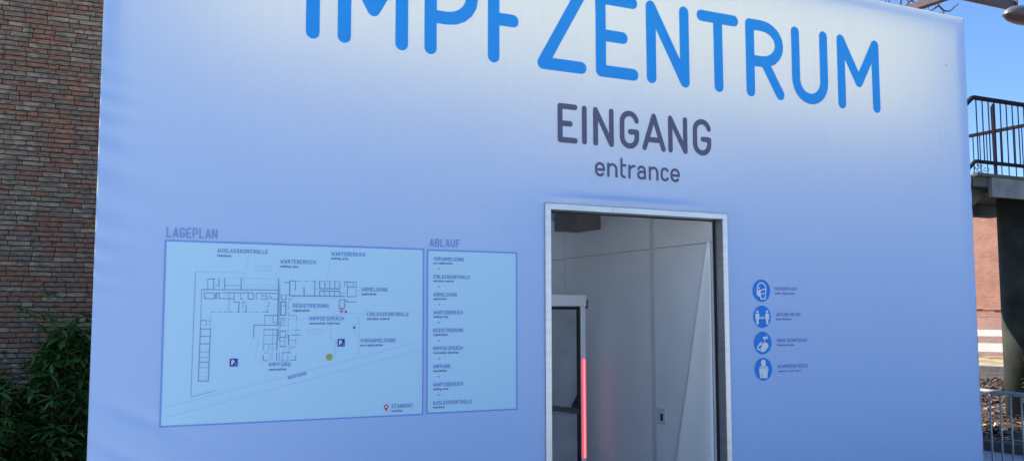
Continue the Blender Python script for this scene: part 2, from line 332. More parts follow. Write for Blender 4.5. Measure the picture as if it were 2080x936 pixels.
# ---- stroke lettering
def arc(cx, cy, rx, ry, a0, a1, n=10):
    return [(cx + rx * math.cos(R(a0 + (a1 - a0) * i / n)), cy + ry * math.sin(R(a0 + (a1 - a0) * i / n))) for i in range(n + 1)]
def glyph(ch, w, h):
    r = w / 2; n = 10; L = [(0, 0), (0, h)]
    k = min(.34 * h, w)          # corner radius of bowls
    x = .66 * h                  # lower-case height
    def stad(x0, x1, y0, y1):    # closed rounded outline
        q = (x1 - x0) / 2; q2 = min(q, (y1 - y0) / 2); cx = (x0 + x1) / 2
        return arc(cx, y1 - q2, q, q2, 180, 0) + arc(cx, y0 + q2, q, q2, 0, -180) + [(x0, y1 - q2)]
    T = {
     'A': [[(0, 0), (r, h)], [(r, h), (w, 0)], [(.16 * w, .26 * h), (.84 * w, .26 * h)]],
     'B': [L, [(0, h)] + arc(w * .55, h * .76, w * .4, h * .24, 90, -90) + [(0, .52 * h)], [(0, .52 * h)] + arc(w * .6, h * .26, w * .4, h * .26, 90, -90) + [(0, 0)]],
     'C': [arc(r, h - r, r, r, 20, 180) + arc(r, r, r, r, 180, 340)],
     'D': [L, [(0, h)] + arc(w - k, h - k, k, k, 90, 0) + arc(w - k, k, k, k, 0, -90) + [(0, 0)]],
     'E': [L, [(0, h), (w, h)], [(0, 0), (w, 0)], [(0, .49 * h), (w * .68, .49 * h)]],
     'F': [L, [(0, h), (w, h)], [(0, .49 * h), (w * .93, .49 * h)]],
     'G': [arc(r, h - r, r, r, 12, 180) + arc(r, r, r, r, 180, 360) + [(w, .44 * h)], [(w, .44 * h), (w * .55, .44 * h)]],
     'H': [L, [(w, 0), (w, h)], [(0, h / 2), (w, h / 2)]],
     'I': [[(r, 0), (r, h)]],
     'K': [L, [(0, .4 * h), (w, h)], [(.3 * w, .58 * h), (w, 0)]],
     'L': [L, [(0, 0), (w, 0)]],
     'M': [L, [(0, h), (r, .37 * h)], [(r, .37 * h), (w, h)], [(w, h), (w, 0)]],
     'N': [L, [(0, h), (w, 0)], [(w, 0), (w, h)]],
     'O': [stad(0, w, 0, h)],
     'P': [L, [(0, h)] + arc(w - k, h - .30 * h, k, .30 * h, 90, -90) + [(0, .40 * h)]],
     'R': [L, [(0, h)] + arc(w - k, h - .27 * h, k, .27 * h, 90, -90) + [(0, .46 * h)], [(.48 * w, .46 * h), (w, 0)]],
     'S': [arc(r, h * .75, r, h * .25, 20, 270, 12) + arc(r, h * .25, r, h * .25, 90, -160, 12)],
     'T': [[(r, 0), (r, h)], [(0, h), (w, h)]],
     'U': [[(0, h)] + arc(r, r, r, r, 180, 360, 14) + [(w, h)]],
     'V': [[(0, h), (r, 0)], [(r, 0), (w, h)]],
     'W': [[(0, h), (.25 * w, 0)], [(.25 * w, 0), (r, .7 * h)], [(r, .7 * h), (.75 * w, 0)], [(.75 * w, 0), (w, h)]],
     'Z': [[(0, h), (w, h)], [(w, h), (0, 0)], [(0, 0), (w, 0)]],
     'a': [arc(r, x - r, r, r, 160, 0, 8) + [(w, 0)], [(w, .56 * x)] + [(r, .56 * x)] + arc(.44 * w, .28 * x, .44 * w, .28 * x, 90, 270, 8) + [(w, .08 * x)]],
     'c': [arc(r, x - r, r, r, 30, 180, 8) + arc(r, r, r, r, 180, 330, 8)],
     'd': [stad(0, w, 0, x), [(w, 0), (w, h)]],
     'b': [stad(0, w, 0, x), [(0, 0), (0, h)]],
     'e': [[(0, .48 * x), (w, .48 * x)] + arc(r, x - r, r, r, 0, 180, 10) + arc(r, r, r, r, 180, 320, 10)],
     'f': [[(.35 * w, 0), (.35 * w, h - .3 * w)] + arc(.65 * w, h - .3 * w, .3 * w, .3 * w, 180, 80, 5), [(0, x), (.8 * w, x)]],
     'g': [stad(0, w, 0, x), [(w, x), (w, -.1 * h)] + arc(r, -.1 * h, r, .2 * h, 0, -150, 6)],
     'h': [L, [(0, x - r)] + arc(r, x - r, r, r, 180, 0, 8) + [(w, 0)]],
     'i': [[(r, 0), (r, x)], [(r, h), (r, h * .98)]],
     'k': [L, [(0, .3 * x), (w, x)], [(.3 * w, .5 * x), (w, 0)]],
     'l': [[(r, 0), (r, h)]],
     'm': [[(0, 0), (0, x)], [(0, x - r / 2)] + arc(r / 2, x - r / 2, r / 2, r / 2, 180, 0, 6) + [(r, 0)], [(r, x - r / 2)] + arc(1.5 * r, x - r / 2, r / 2, r / 2, 180, 0, 6) + [(w, 0)]],
     'n': [[(0, 0), (0, x)], [(0, x - r)] + arc(r, x - r, r, r, 180, 0, 8) + [(w, 0)]],
     'o': [stad(0, w, 0, x)],
     'p': [stad(0, w, 0, x), [(0, x), (0, -.3 * h)]],
     'q': [stad(0, w, 0, x), [(w, x), (w, -.3 * h)]],
     'r': [[(0, 0), (0, x)], [(0, x * .62)] + arc(w, x * .55, w, x * .45, 160, 90, 6)],
     's': [arc(r, x * .75, r, x * .25, 20, 270, 8) + arc(r, x * .25, r, x * .25, 90, -160, 8)],
     't': [[(0, h)] + arc(.75 * w, .75 * w, .75 * w, .75 * w, 180, 275, 8), [(0, x), (w, x)]],
     'u': [[(0, x)] + arc(r, r, r, r, 180, 360, 8) + [(w, x)]],
     'v': [[(0, x), (r, 0)], [(r, 0), (w, x)]],
     'w': [[(0, x), (.25 * w, 0)], [(.25 * w, 0), (r, .7 * x)], [(r, .7 * x), (.75 * w, 0)], [(.75 * w, 0), (w, x)]],
     'y': [[(0, x), (r, 0)], [(w, x), (.3 * w, -.3 * h)]],
     'z': [[(0, x), (w, x)], [(w, x), (0, 0)], [(0, 0), (w, 0)]],
     '-': [[(0, .4 * x), (w, .4 * x)]],
    }
    if ch == 'Ä': return T['A'] + [[(.2 * w, 1.22 * h), (.22 * w, 1.22 * h)], [(.8 * w, 1.22 * h), (.82 * w, 1.22 * h)]]
    return T.get(ch, [])
GW = {'I': .04, 'M': .68, 'W': .8, 'L': .42, 'E': .44, 'F': .42, 'T': .54, 'Z': .5, 'i': .03, 'l': .03, 't': .26, 'f': .28, 'r': .24, 'm': .62, 'w': .58, '-': .24, ' ': .2, 's': .32, 'a': .38, 'c': .36, 'e': .38}
def gw(ch): return GW.get(ch, .40 if ch.islower() else .50)
PRINT_Y = -.0030
def ribbon(mb, pts, sw, layer, capn=8, rot=None):
    """flat stroke with round ends lying on the sheet"""
    P = [pts[0]]
    for p in pts[1:]:
        if abs(p[0] - P[-1][0]) + abs(p[1] - P[-1][1]) > 1e-6:
            a = P[-1]; d = math.hypot(p[0] - a[0], p[1] - a[1]); n = max(1, int(d / .09))
            for i in range(1, n + 1): P.append((a[0] + (p[0] - a[0]) * i / n, a[1] + (p[1] - a[1]) * i / n))
    if len(P) < 2: return
    h = sw / 2; Lf = []; Rt = []
    for i, p in enumerate(P):
        a = P[max(i - 1, 0)]; b = P[min(i + 1, len(P) - 1)]
        if 0 < i < len(P) - 1:
            d1 = Vector((p[0] - a[0], p[1] - a[1])).normalized(); d2 = Vector((b[0] - p[0], b[1] - p[1])).normalized()
            d = (d1 + d2); 
            d = d.normalized() if d.length > 1e-4 else d1
            c = max(.5, d.dot(d1)); o = h / c
        else:
            d = Vector((b[0] - a[0], b[1] - a[1])).normalized(); o = h
        nx, nz = -d.y, d.x
        Lf.append((p[0] + nx * o, p[1] + nz * o)); Rt.append((p[0] - nx * o, p[1] - nz * o))
    n = len(P); V = Lf + Rt; F = [(i, i + 1, n + i + 1, n + i) for i in range(n - 1)]
    for end, s in ((0, -1), (n - 1, 1)):
        a = P[1 if end == 0 else n - 2]; p = P[end]
        ang = math.atan2(p[1] - a[1], p[0] - a[0]); o = len(V)
        V += [(p[0] + h * math.cos(ang - math.pi / 2 + math.pi * i / capn), p[1] + h * math.sin(ang - math.pi / 2 + math.pi * i / capn)) for i in range(capn + 1)]
        F.append(tuple(range(o, o + capn + 1)))
    fixed = []
    for f in F:   # every face looks towards the viewer (-Y)
        A = sum(V[f[i]][0] * V[f[(i + 1) % len(f)]][1] - V[f[(i + 1) % len(f)]][0] * V[f[i]][1] for i in range(len(f)))
        fixed.append(f if A > 0 else tuple(reversed(f)))
    mb.add([(x, wr(x, z) + PRINT_Y - layer * .0002, z) for x, z in V], fixed)
def flat(mb, poly, layer):
    A = sum(poly[i][0] * poly[(i + 1) % len(poly)][1] - poly[(i + 1) % len(poly)][0] * poly[i][1] for i in range(len(poly)))
    if A < 0: poly = poly[::-1]
    mb.add([(x, wr(x, z) + PRINT_Y - layer * .0002, z) for x, z in poly], [tuple(range(len(poly)))])
def letter(ch, x0, x1, z0, h, sw, M, parent, name='letter', lay=0):
    mb = MB(); w = x1 - x0 - sw
    for i, st in enumerate(glyph(ch, w, h - sw)):
        ribbon(mb, [(x0 + sw / 2 + a, z0 + sw / 2 + b) for a, b in st], sw, lay, 10)
    # fuse the strokes into one outline so that no ink lies over ink
    vo, eo, fo, _a, _c, src = delaunay_2d_cdt([Vector((p[0], p[2])) for p in mb.v], [], mb.f, 1, 1e-5)
    fo = [q for q, og in zip(fo, src) if len(og)]
    mu = MB().add([(p.x, wr(p.x, p.y) + PRINT_Y, p.y) for p in vo], [tuple(q) for q in fo])
    return part(mu, name, M, parent)
def text(s, x, z, h, width=None, sw=None, M=INK_CAP, parent=fac, name='printed_text', lay=4, rot=0.0):
    sw = sw or h * .15; gap = .17 * h
    tot = sum(gw(c) * h + sw for c in s) + gap * (len(s) - 1); k = 1.0 if width is None else width / tot
    mb = MB(); cx = 0.0; ca, sa = math.cos(rot), math.sin(rot)
    for c in s:
        w = gw(c) * h * k
        for i, st in enumerate(glyph(c, max(w, 1e-4), h - sw)):
            pts = [(cx + sw / 2 + a, sw / 2 + b) for a, b in st]
            ribbon(mb, [(x + a * ca - b * sa, z + a * sa + b * ca) for a, b in pts], sw, lay + i, 4)
        cx += w + (sw + gap) * k
    if mb.v: return part(mb, name, M, parent)

def head(name, label):
    o = bpy.data.objects.new(name, None); C.objects.link(o); o.parent = fac; o['label'] = label; o.empty_display_size = .1; return o
hz = head('heading_lettering', 'large bright blue word across the top of the fabric front')
for ch, a, bx in (('I', 1.385, 1.463), ('M', 1.561, 1.970), ('P', 2.068, 2.404), ('F', 2.467, 2.681), ('Z', 2.797, 3.142), ('E', 3.209, 3.526), ('N', 3.590, 3.930),
                  ('T', 3.996, 4.346), ('R', 4.406, 4.742), ('U', 4.815, 5.154), ('M', 5.245, 5.664)):
    letter(ch, a, bx, 3.008, .540, .0765, INK_BLUE, hz)
he = head('entrance_lettering', 'dark slate capital word above the doorway')
for ch, a, bx in (('E', 2.934, 3.074), ('I', 3.106, 3.140), ('N', 3.186, 3.336), ('G', 3.380, 3.525), ('A', 3.548, 3.729), ('N', 3.750, 3.903), ('G', 3.947, 4.096)):
    letter(ch, a, bx, 2.572, .241, .035, INK_DARK, he)
hs = head('entrance_lettering', 'smaller dark slate lower-case word under the capitals above the doorway')
for ch, a, bx in (('e', 3.196, 3.269), ('n', 3.285, 3.361), ('t', 3.382, 3.426), ('r', 3.441, 3.496), ('a', 3.506, 3.573), ('n', 3.594, 3.669), ('c', 3.686, 3.752), ('e', 3.763, 3.837)):
    letter(ch, a, bx, 2.383, .128, .0165, INK_DARK, hs)

# ---- printed panels
def rect_panel(name, x0, x1, z0, z1, label):
    p = part(sheet(axis(x0, x1, .05), axis(z0, z1, .05), -.0018), name, INK_PANEL, fac, True); p['label'] = label
    mb = MB(); sw = .0085
    for i, (a, bq) in enumerate((((x0, z0), (x1, z0)), ((x1, z0), (x1, z1)), ((x1, z1), (x0, z1)), ((x0, z1), (x0, z0)))): ribbon(mb, [a, bq], sw, i, 4)
    part(mb, 'border', INK_BORDER, p)
    return p
P1 = rect_panel('site_map_panel', .706, 2.071, .996, 1.899, 'pale printed site map panel with blue border left of the door')
P2 = rect_panel('procedure_panel', 2.096, 2.653, 1.000, 1.896, 'pale printed list panel with blue border beside the site map')
text('LAGEPLAN', .709, 1.915, .050, .243, .0072, INK_CAP, fac, 'panel_title')
text('ABLAUF', 2.107, 1.916, .0445, .184, .0068, INK_CAP, fac, 'panel_title')

c5 = lambda a, bq: FP(310 + a / 2.127, 440 + bq / 2.127)
c6 = lambda a, bq: FP(380 + a / 4.679, 490 + bq / 4.679)
c7 = lambda a, bq: c6(a, bq + 702)
def cap(s, conv, x0, x1, y, subt, sx1, h=.0215):
    A = conv(x0, y); B = conv(x1, y)
    text(s, A[0], A[1], h, B[0] - A[0], .0040, INK_CAP, P1)
    Bs = conv(sx1, y)
    text(subt, A[0], A[1] - .0205, .0128, Bs[0] - A[0], .0030, INK_SUB, P1)
cap('AUSLASSKONTROLLE', c6, 285, 765, 108, 'checkout', 417)
cap('WARTEBEREICH', c6, 885, 1222, 211, 'waiting area', 1055)
cap('WARTEBEREICH', c6, 1368, 1690, 137, 'waiting area', 1530)
cap('ANMELDUNG', c5, 902, 1014, 322, 'application', 965)
cap('REGISTRIERUNG', c6, 1003, 1345, 630, 'registration', 1163)
cap('IMPFGESPRÄCH', c6, 1158, 1488, 752, 'vaccination interview', 1450)
cap('EINLASSKONTROLLE', c5, 925, 1106, 429, 'entrance control', 1022)
cap('VORANMELDUNG', c5, 897, 1048, 543, 'pre-registration', 993)
cap('IMPFUNG', c5, 500, 595, 647, 'vaccination', 577)
cap('STANDORT', c5, 1031, 1125, 826, 'location', 1078)
A = c7(958, 608); B = c7(1135, 562)
text('HEESSTRASSE', A[0], A[1], .016, math.hypot(B[0] - A[0], B[1] - A[1]), .0032, INK_CAP, P1, rot=math.atan2(B[1] - A[1], B[0] - A[0]))

S = {0: [], 1: [], 2: [], 3: []}
def seg(w, *pts): S[w].append([c6(*p) for p in pts])
def vline(w, x, y0, y1): seg(w, (x, y0), (x, y1))
seg(0, (865, 415), (540, 410), (540, 298), (80, 290), (35, 1477)); seg(1, (80, 290), (35, 1477)); seg(1, (35, 1477), (270, 1415)); seg(0, (80, 290), (540, 298))
seg(0, (545, 352), (870, 358)); seg(0, (355, 347), (510, 350))
seg(2, (195, 358), (262, 358)); vline(1, 195, 358, 455); vline(2, 252, 358, 460); vline(2, 303, 350, 430); seg(1, (270, 415), (303, 418)); vline(2, 355, 350, 455)
seg(1, (355, 418), (510, 422)); vline(2, 512, 350, 460); seg(2, (138, 458), (862, 463)); seg(1, (138, 458), (130, 700), (128, 750))
seg(2, (165, 487), (245, 490)); seg(2, (165, 487), (165, 543), (258, 545)); vline(2, 258, 490, 545); vline(3, 275, 490, 545); seg(2, (275, 490), (318, 490)); vline(2, 303, 490, 543)
seg(2, (303, 543), (445, 545)); seg(2, (338, 488), (625, 490)); seg(0, (350, 512), (395, 512)); seg(1, (400, 490), (397, 675)); vline(2, 445, 490, 575); seg(2, (445, 575), (493, 578), (488, 675))
vline(1, 508, 492, 550); seg(2, (508, 548), (530, 548)); seg(2, (578, 492), (578, 548), (630, 548), (625, 490)); seg(2, (655, 492), (862, 496)); vline(2, 655, 492, 550)
seg(2, (700, 515), (745, 520)); seg(2, (700, 548), (770, 550)); vline(1, 755, 500, 550); seg(2, (780, 515), (800, 545)); seg(2, (810, 550), (862, 550))
seg(2, (525, 580), (555, 580)); vline(1, 530, 580, 640); seg(2, (560, 600), (558, 675)); seg(1, (762, 575), (780, 580), (778, 615), (762, 615), (760, 670)); seg(2, (745, 670), (775, 671))
for a in range(225, 740, 60): seg(1, (a, 671), (a + 38, 671))
seg(0, (225, 670), (220, 750))
seg(3, (868, 355), (858, 795)); seg(1, (880, 415), (868, 940)); seg(0, (880, 390), (925, 388)); seg(2, (925, 392), (975, 392)); seg(3, (975, 375), (972, 516))
seg(2, (975, 375), (1030, 378), (1028, 465))
for a in range(1040, 1450, 70): seg(1, (a, 378), (a + 45, 379))
vline(3, 1110, 437, 518); vline(2, 1212, 378, 518); seg(3, (972, 516), (1500, 523))
for a in (1258, 1308, 1355, 1402, 1450): vline(2, a, 380, 448)
for a in (1258, 1305, 1353, 1400, 1450): vline(2, a, 472, 520)
seg(3, (1258, 449), (1450, 452)); seg(0, (1215, 450), (1258, 450)); seg(3, (1258, 470), (1450, 474)); seg(1, (1455, 488), (1500, 492))
seg(2, (1495, 385), (1610, 388)); vline(2, 1497, 385, 430); seg(2, (1525, 390), (1520, 520)); vline(1, 1577, 390, 430); seg(2, (1525, 435), (1605, 435)); seg(1, (1607, 388), (1605, 520)); seg(2, (1520, 525), (1605, 525))
seg(2, (1445, 555), (1495, 555), (1492, 635)); seg(2, (1492, 635), (1445, 635), (1445, 555)); seg(2, (1515, 555), (1515, 575), (1607, 575)); seg(0, (1505, 540), (1500, 640))
seg(1, (895, 508), (970, 510)); vline(2, 894, 510, 553); vline(2, 938, 510, 553); seg(2, (893, 553), (940, 555)); seg(3, (890, 575), (938, 577)); seg(3, (937, 577), (935, 702)); seg(3, (935, 702), (887, 702)); seg(3, (887, 702), (890, 575)); seg(1, (890, 612), (937, 614))
for a in range(990, 1430, 50): seg(0, (a, 542), (a + 35, 544))
seg(2, (962, 545), (990, 553))
for a in range(560, 930, 55): seg(1, (966 - (a - 560) * .03, a), (965 - (a - 560) * .03, a + 34))
seg(2, (885, 730), (938, 732)); seg(1, (885, 750), (935, 750)); seg(1, (885, 772), (935, 772)); seg(1, (885, 796), (935, 797)); seg(1, (885, 750), (883, 820))
seg(2, (735, 703), (860, 703)); seg(1, (735, 703), (732, 790)); vline(1, 815, 710, 772); seg(1, (815, 772), (855, 772)); seg(2, (635, 795), (862, 797)); seg(2, (635, 795), (630, 912))
seg(2, (730, 837), (862, 838)); seg(1, (730, 837), (725, 1030)); seg(3, (858, 838), (850, 1025)); seg(1, (730, 890), (855, 890)); seg(1, (815, 840), (805, 1035)); seg(1, (730, 973), (855, 973)); vline(1, 775, 975, 1030); seg(0, (730, 1030), (860, 1030))
seg(3, (882, 850), (935, 852)); seg(1, (882, 850), (880, 980)); seg(1, (935, 852), (928, 1000)); seg(3, (880, 910), (930, 910)); seg(1, (880, 945), (930, 945)); seg(3, (880, 997), (928, 997)); seg(1, (930, 890), (968, 890)); seg(3, (965, 890), (962, 985))
seg(0, (1040, 703), (1030, 970)); seg(1, (1040, 703), (1038, 760)); seg(1, (965, 703), (1040, 703)); seg(1, (990, 837), (1020, 842), (1075, 842)); seg(2, (990, 888), (1075, 888)); seg(1, (975, 940), (1030, 940)); seg(1, (1030, 1002), (975, 1002), (975, 1035))
seg(1, (1032, 920), (1030, 970)); seg(2, (1030, 1080), (1030, 1127), (980, 1127)); seg(2, (725, 1080), (722, 1132), (765, 1132)); vline(0, 778, 1055, 1132); vline(1, 805, 1055, 1132); vline(2, 849, 1055, 1132); vline(1, 874, 1055, 1132); vline(1, 904, 1055, 1132)
seg(3, (905, 1055), (925, 1055)); seg(3, (940, 1055), (980, 1055)); vline(1, 956, 1080, 1127); seg(1, (735, 1057), (770, 1057)); seg(1, (885, 1132), (960, 1132)); seg(0, (940, 985), (920, 1035))
seg(2, (130, 750), (105, 1328)); seg(2, (222, 825), (200, 1328)); seg(2, (105, 1328), (200, 1325)); seg(2, (130, 750), (185, 752)); seg(2, (205, 755), (222, 755)); vline(1, 184, 755, 795); seg(1, (160, 795), (182, 795)); seg(1, (205, 790), (222, 790)); seg(0, (222, 755), (220, 825))
for yy, wv in ((130, 2), (200, 2), (270, 2), (347, 1), (398, 1), (445, 2), (465, 0), (495, 1), (540, 0), (578, 0), (610, 0)): seg(wv, (130 - yy * .04, yy + 702), (219 - yy * .035, yy + 702))
seg(0, (675, 910), (645, 1142)); seg(0, (720, 1000), (700, 1145))
seg(0, (1500, 682), (1705, 688)); seg(0, (1580, 715), (1620, 720), (1615, 790), (1575, 785)); seg(0, (1640, 700), (1630, 1070)); seg(0, (1500, 690), (1365, 700), (1365, 930), (1410, 935), (1405, 1080))
seg(0, (590, 130), (555, 280)); seg(0, (885, 260), (840, 330)); seg(0, (1360, 180), (1330, 365)); seg(0, (1150, 735), (1000, 738)); seg(0, (1585, 840), (1625, 930)); seg(0, (1610, 470), (1655, 460))
for k in range(6):
    a = 645 + k * 32; seg(0, (a, 232), (a - 3, 280)); a = 1145 + k * 29; seg(0, (a, 828), (a - 3, 876))
seg(0, (645, 232), (808, 236)); seg(0, (640, 280), (803, 284)); seg(0, (1145, 828), (1290, 832)); seg(0, (1142, 876), (1287, 880))
for a in range(555, 830, 50): seg(1, (a, 438), (a + 10, 438))
S[0].append([c5(55, 822), c5(1155, 538)]); S[0].append([c5(55, 866), c5(1155, 574)])
for wv, (M, sw, nm) in {0: (INK_L0, .0026, 'plan_outline'), 1: (INK_L1, .0029, 'plan_partition_lines'), 2: (INK_L2, .0036, 'plan_wall_lines'), 3: (INK_L2, .0048, 'plan_main_wall_lines')}.items():
    mb = MB()
    for i, pl in enumerate(S[wv]):
        for j in range(len(pl) - 1): ribbon(mb, [pl[j], pl[j + 1]], sw, wv * 2 + ((i + j) % 9) * .22, 2)
    part(mb, nm, M, P1, kind='stuff')
def disc(mb, c, r, layer, n=28): flat(mb, [(c[0] + r * math.cos(2 * math.pi * i / n), c[1] + r * math.sin(2 * math.pi * i / n)) for i in range(n)], layer)
def sq(mb, c, s, layer): flat(mb, [(c[0] - s, c[1] - s), (c[0] + s, c[1] - s), (c[0] + s, c[1] + s), (c[0] - s, c[1] + s)], layer)
for (px, py, s) in ((1462, 962, .0195), (442, 1150, .0195)):
    c = c6(px, py); mb = MB(); sq(mb, c, s, 10); o = part(mb, 'parking_symbol', INK_SIGN, P1)
    text('P', c[0] - .012, c[1] - .0125, .026, .0145, .0058, INK_WHITE, P1, 'parking_letter', 12)
    mb = MB(); ribbon(mb, [(c[0] + .008, c[1] - .012), (c[0] + .013, c[1] - .012)], .003, 12, 3); ribbon(mb, [(c[0] + .0095, c[1] - .004), (c[0] + .0105, c[1] - .008)], .003, 12, 3); part(mb, 'parking_letter', INK_L0, P1)
c = c6(1350, 1099); mb = MB(); disc(mb, c, .0165, 10); part(mb, 'bus_stop_ring', INK_GRN, P1); mb = MB(); disc(mb, c, .0135, 12); part(mb, 'bus_stop_disc', INK_YEL, P1)
text('H', c[0] - .006, c[1] - .0075, .015, .012, .003, INK_GRN, P1, 'bus_stop_letter', 14)
for px, py in ((1506, 668), (1586, 818)): mb = MB(); sq(mb, c6(px, py), .0052, 10); part(mb, 'map_square', INK_SIGN, P1)
for c, s in ((c6(1467, 652), .009), (c5(1008, 819), .0125)):
    mb = MB(); pts = [(c[0] + s * math.cos(R(a)), c[1] + s * math.sin(R(a))) for a in range(-25, 206, 15)] + [(c[0], c[1] - s * 2.0)]
    flat(mb, pts, 10); part(mb, 'location_pin', INK_RED, P1); mb = MB(); disc(mb, c, s * .5, 12, 14); part(mb, 'pin_centre', INK_WHITE, P1)
# procedure list
steps = (('VORANMELDUNG', 'pre-registration', 142, 88), ('EINLASSKONTROLLE', 'entrance control', 172, 94), ('ANMELDUNG', 'application', 110, 62), ('WARTEBEREICH', 'waiting area', 137, 68),
         ('REGISTRIERUNG', 'registration', 140, 66), ('IMPFGESPRÄCH', 'vaccination interview', 137, 118), ('IMPFUNG', 'vaccination', 79, 62), ('WARTEBEREICH', 'waiting area', 139, 68), ('AUSLASSKONTROLLE', 'checkout', 182, 54))
k = .00131
for i, (a, bq, wa, wb) in enumerate(steps):
    z = 1.838 - i * .0992
    text(a, 2.131, z, .0215, wa * k, .0040, INK_CAP, P2); text(bq, 2.131, z - .0195, .0128, wb * k, .0030, INK_SUB, P2)
    if i < 8:
        mb = MB(); ribbon(mb, [(2.160, z - .043), (2.1655, z - .0485)], .003, 4, 3); ribbon(mb, [(2.1655, z - .0485), (2.171, z - .043)], .003, 5, 3); part(mb, 'arrow', INK_SUB, P2)
# hygiene symbols
icons = (('MASKENPFLICHT', 'mask requirement', .20, .177), ('ABSTAND HALTEN', 'keep distance', .213, .135), ('HÄNDE DESINFIZIEREN', 'disinfect hands', .265, .147), ('IN ARMBEUGE NIESEN', 'sneeze in your elbow', .258, .202))
for i, (a, bq, wa, wb) in enumerate(icons):
    cx, cz = 4.492, 1.7005 - i * .1724
    mb = MB(); disc(mb, (cx, cz), .0745, 0, 40); I = part(mb, 'hygiene_symbol', INK_ICON, fac)
    I['label'] = ('blue disc with a masked head', 'blue disc with two people apart', 'blue disc with hands under a tap', 'blue disc with a person sneezing into the elbow')[i]
    w = MB(); q = lambda x, z: (cx + x * .0745, cz + z * .0745)
    if i == 0:
        ribbon(w, [q(*p) for p in arc(.0, .18, .5, .52, 190, -20, 14)] + [q(.42, -.35), q(.40, -.72), q(-.1, -.72), q(-.12, -.5)], .008, 4, 4)
        flat(w, [q(-.58, .02), q(-.12, .08), q(-.1, -.5), q(-.42, -.52), q(-.58, -.3)], 5); ribbon(w, [q(-.15, .02), q(.42, .16)], .007, 6, 3); ribbon(w, [q(-.1, -.32), q(.3, -.2)], .006, 7, 3)
        disc(w, q(-.28, .25), .006, 5, 10)
    elif i == 1:
        for j, s in enumerate((-1, 1)):
            disc(w, q(s * .56, .45), .0095, 4, 14)
            flat(w, [q(s * .56 - .22, .28), q(s * .56 + .22, .28), q(s * .56 + .23, -.2), q(s * .56 + .13, -.25), q(s * .56 + .12, -.66), q(s * .56 - .12, -.66), q(s * .56 - .13, -.25), q(s * .56 - .23, -.2)], 5)
        ribbon(w, [q(-.27, -.12), q(.27, -.12)], .006, 6, 3); ribbon(w, [q(-.2, -.0), q(.2, .02)], .003, 6, 3)
    elif i == 2:
        ribbon(w, [q(.08, .46), q(.52, .44)], .013, 4, 4); ribbon(w, [q(.42, .44), q(.46, .66)], .006, 5, 3); ribbon(w, [q(.2, .40), q(.2, .22)], .010, 6, 3)
        flat(w, [q(-.05, .0), q(.3, .08), q(.6, -.1), q(.62, -.35), q(.2, -.75), q(-.25, -.8), q(-.3, -.5), q(-.12, -.25)], 5)
        ribbon(w, [q(-.2, -.1), q(-.58, -.28), q(-.62, -.5), q(-.4, -.6)], .010, 7, 4); ribbon(w, [q(-.15, .08), q(-.45, -.1)], .007, 8, 3)
    else:
        disc(w, q(.0, .58), .021, 4, 18)
        flat(w, [q(-.5, .12), q(-.3, .3), q(.1, .38), q(.5, .2), q(.55, -.1), q(.45, -.25), q(.42, -.78), q(-.42, -.78), q(-.5, -.2)], 5)
    part(w, 'pictogram', INK_WHITE, I)
    if i == 3:
        w = MB(); ribbon(w, [q(-.4, .1), q(.05, .22), q(.42, -.02)], .004, 8, 3); ribbon(w, [q(-.2, -.4), q(-.2, -.75)], .004, 9, 3); part(w, 'pictogram_lines', INK_ICON, I)
    if i == 0:
        pass
    tx = (4.607, 4.612, 4.614, 4.618)[i]
    text(a, tx, cz + .004, .0235, wa, .0040, INK_CAP, I); text(bq, tx, cz - .022, .0135, wb, .0032, INK_SUB, I)

# small stain spot near the top right corner
a = FP(1921, 134); mb = MB(); ribbon(mb, [(a[0] - .008, a[1]), (a[0] + .010, a[1] + .001)], .007, 2, 5); part(mb, 'small_tear', INK_L2, fac)

# ------------------------------------------------------------------ door frame (mitred aluminium profile)
df = thing('door_frame', 'mitred bare aluminium door frame set in the fabric front', 'door frame', (3.52, 0, 0))
fw, fd, fy = .040, .10, -.018
def mitre(A, Bq, a, bq):      # outer edge A-B, inner edge a-b, given as (x, z)
    V = []
    for y, ch in ((fy + .004, 0), (fy + fd, 0)):
        V += [(A[0], y, A[1]), (Bq[0], y, Bq[1]), (bq[0], y, bq[1]), (a[0], y, a[1])]
    cxm = sum(p[0] for p in (A, Bq, a, bq)) / 4; czm = sum(p[1] for p in (A, Bq, a, bq)) / 4
    dx = abs(A[0] - a[0]); 
    fr = []
    for p, o in ((A, a), (Bq, bq), (bq, Bq), (a, A)):
        ox, oz = o[0] - p[0], o[1] - p[1]; L = math.hypot(ox, oz); fr.append((p[0] + ox / L * .005, fy, p[1] + oz / L * .005))
    V += fr
    F = [(8, 9, 10, 11), (7, 6, 5, 4)]
    for kk in range(4):
        j = (kk + 1) % 4; F += [(kk, kk + 4, j + 4, j), (8 + kk, kk, j, 8 + j)]
    return MB().add(V, F)
e = .0008
part(mitre((DX0, 0.0), (DX0, DZ - e), (DX0 + fw, 0.0), (DX0 + fw, DZ - fw - e)), 'jamb', ALU, df)
part(mitre((DX1, DZ - e), (DX1, 0.0), (DX1 - fw, DZ - fw - e), (DX1 - fw, 0.0)), 'jamb', ALU, df)
part(mitre((DX0, DZ), (DX1, DZ), (DX0 + fw, DZ - fw), (DX1 - fw, DZ - fw)), 'head_rail', ALU, df)
part(MB().box(DX0 + .47, DX0 + .476, fy - .0022, fy + .03, DZ - fw + .002, DZ - .010), 'rail_joint', WALLT, df)
part(MB().box(DX0 + fw, DX0 + fw + .005, .066, .082, 0, DZ - fw - .008), 'seal', SEAL, df)
part(MB().box(DX0 + fw, DX1 - fw, .05, .082, DZ - fw - .007, DZ - fw), 'seal', SEAL, df)
part(MB().box(DX1 - fw - .005, DX1 - fw, .060, .082, 0, DZ - fw - .008), 'seal', SEAL, df)

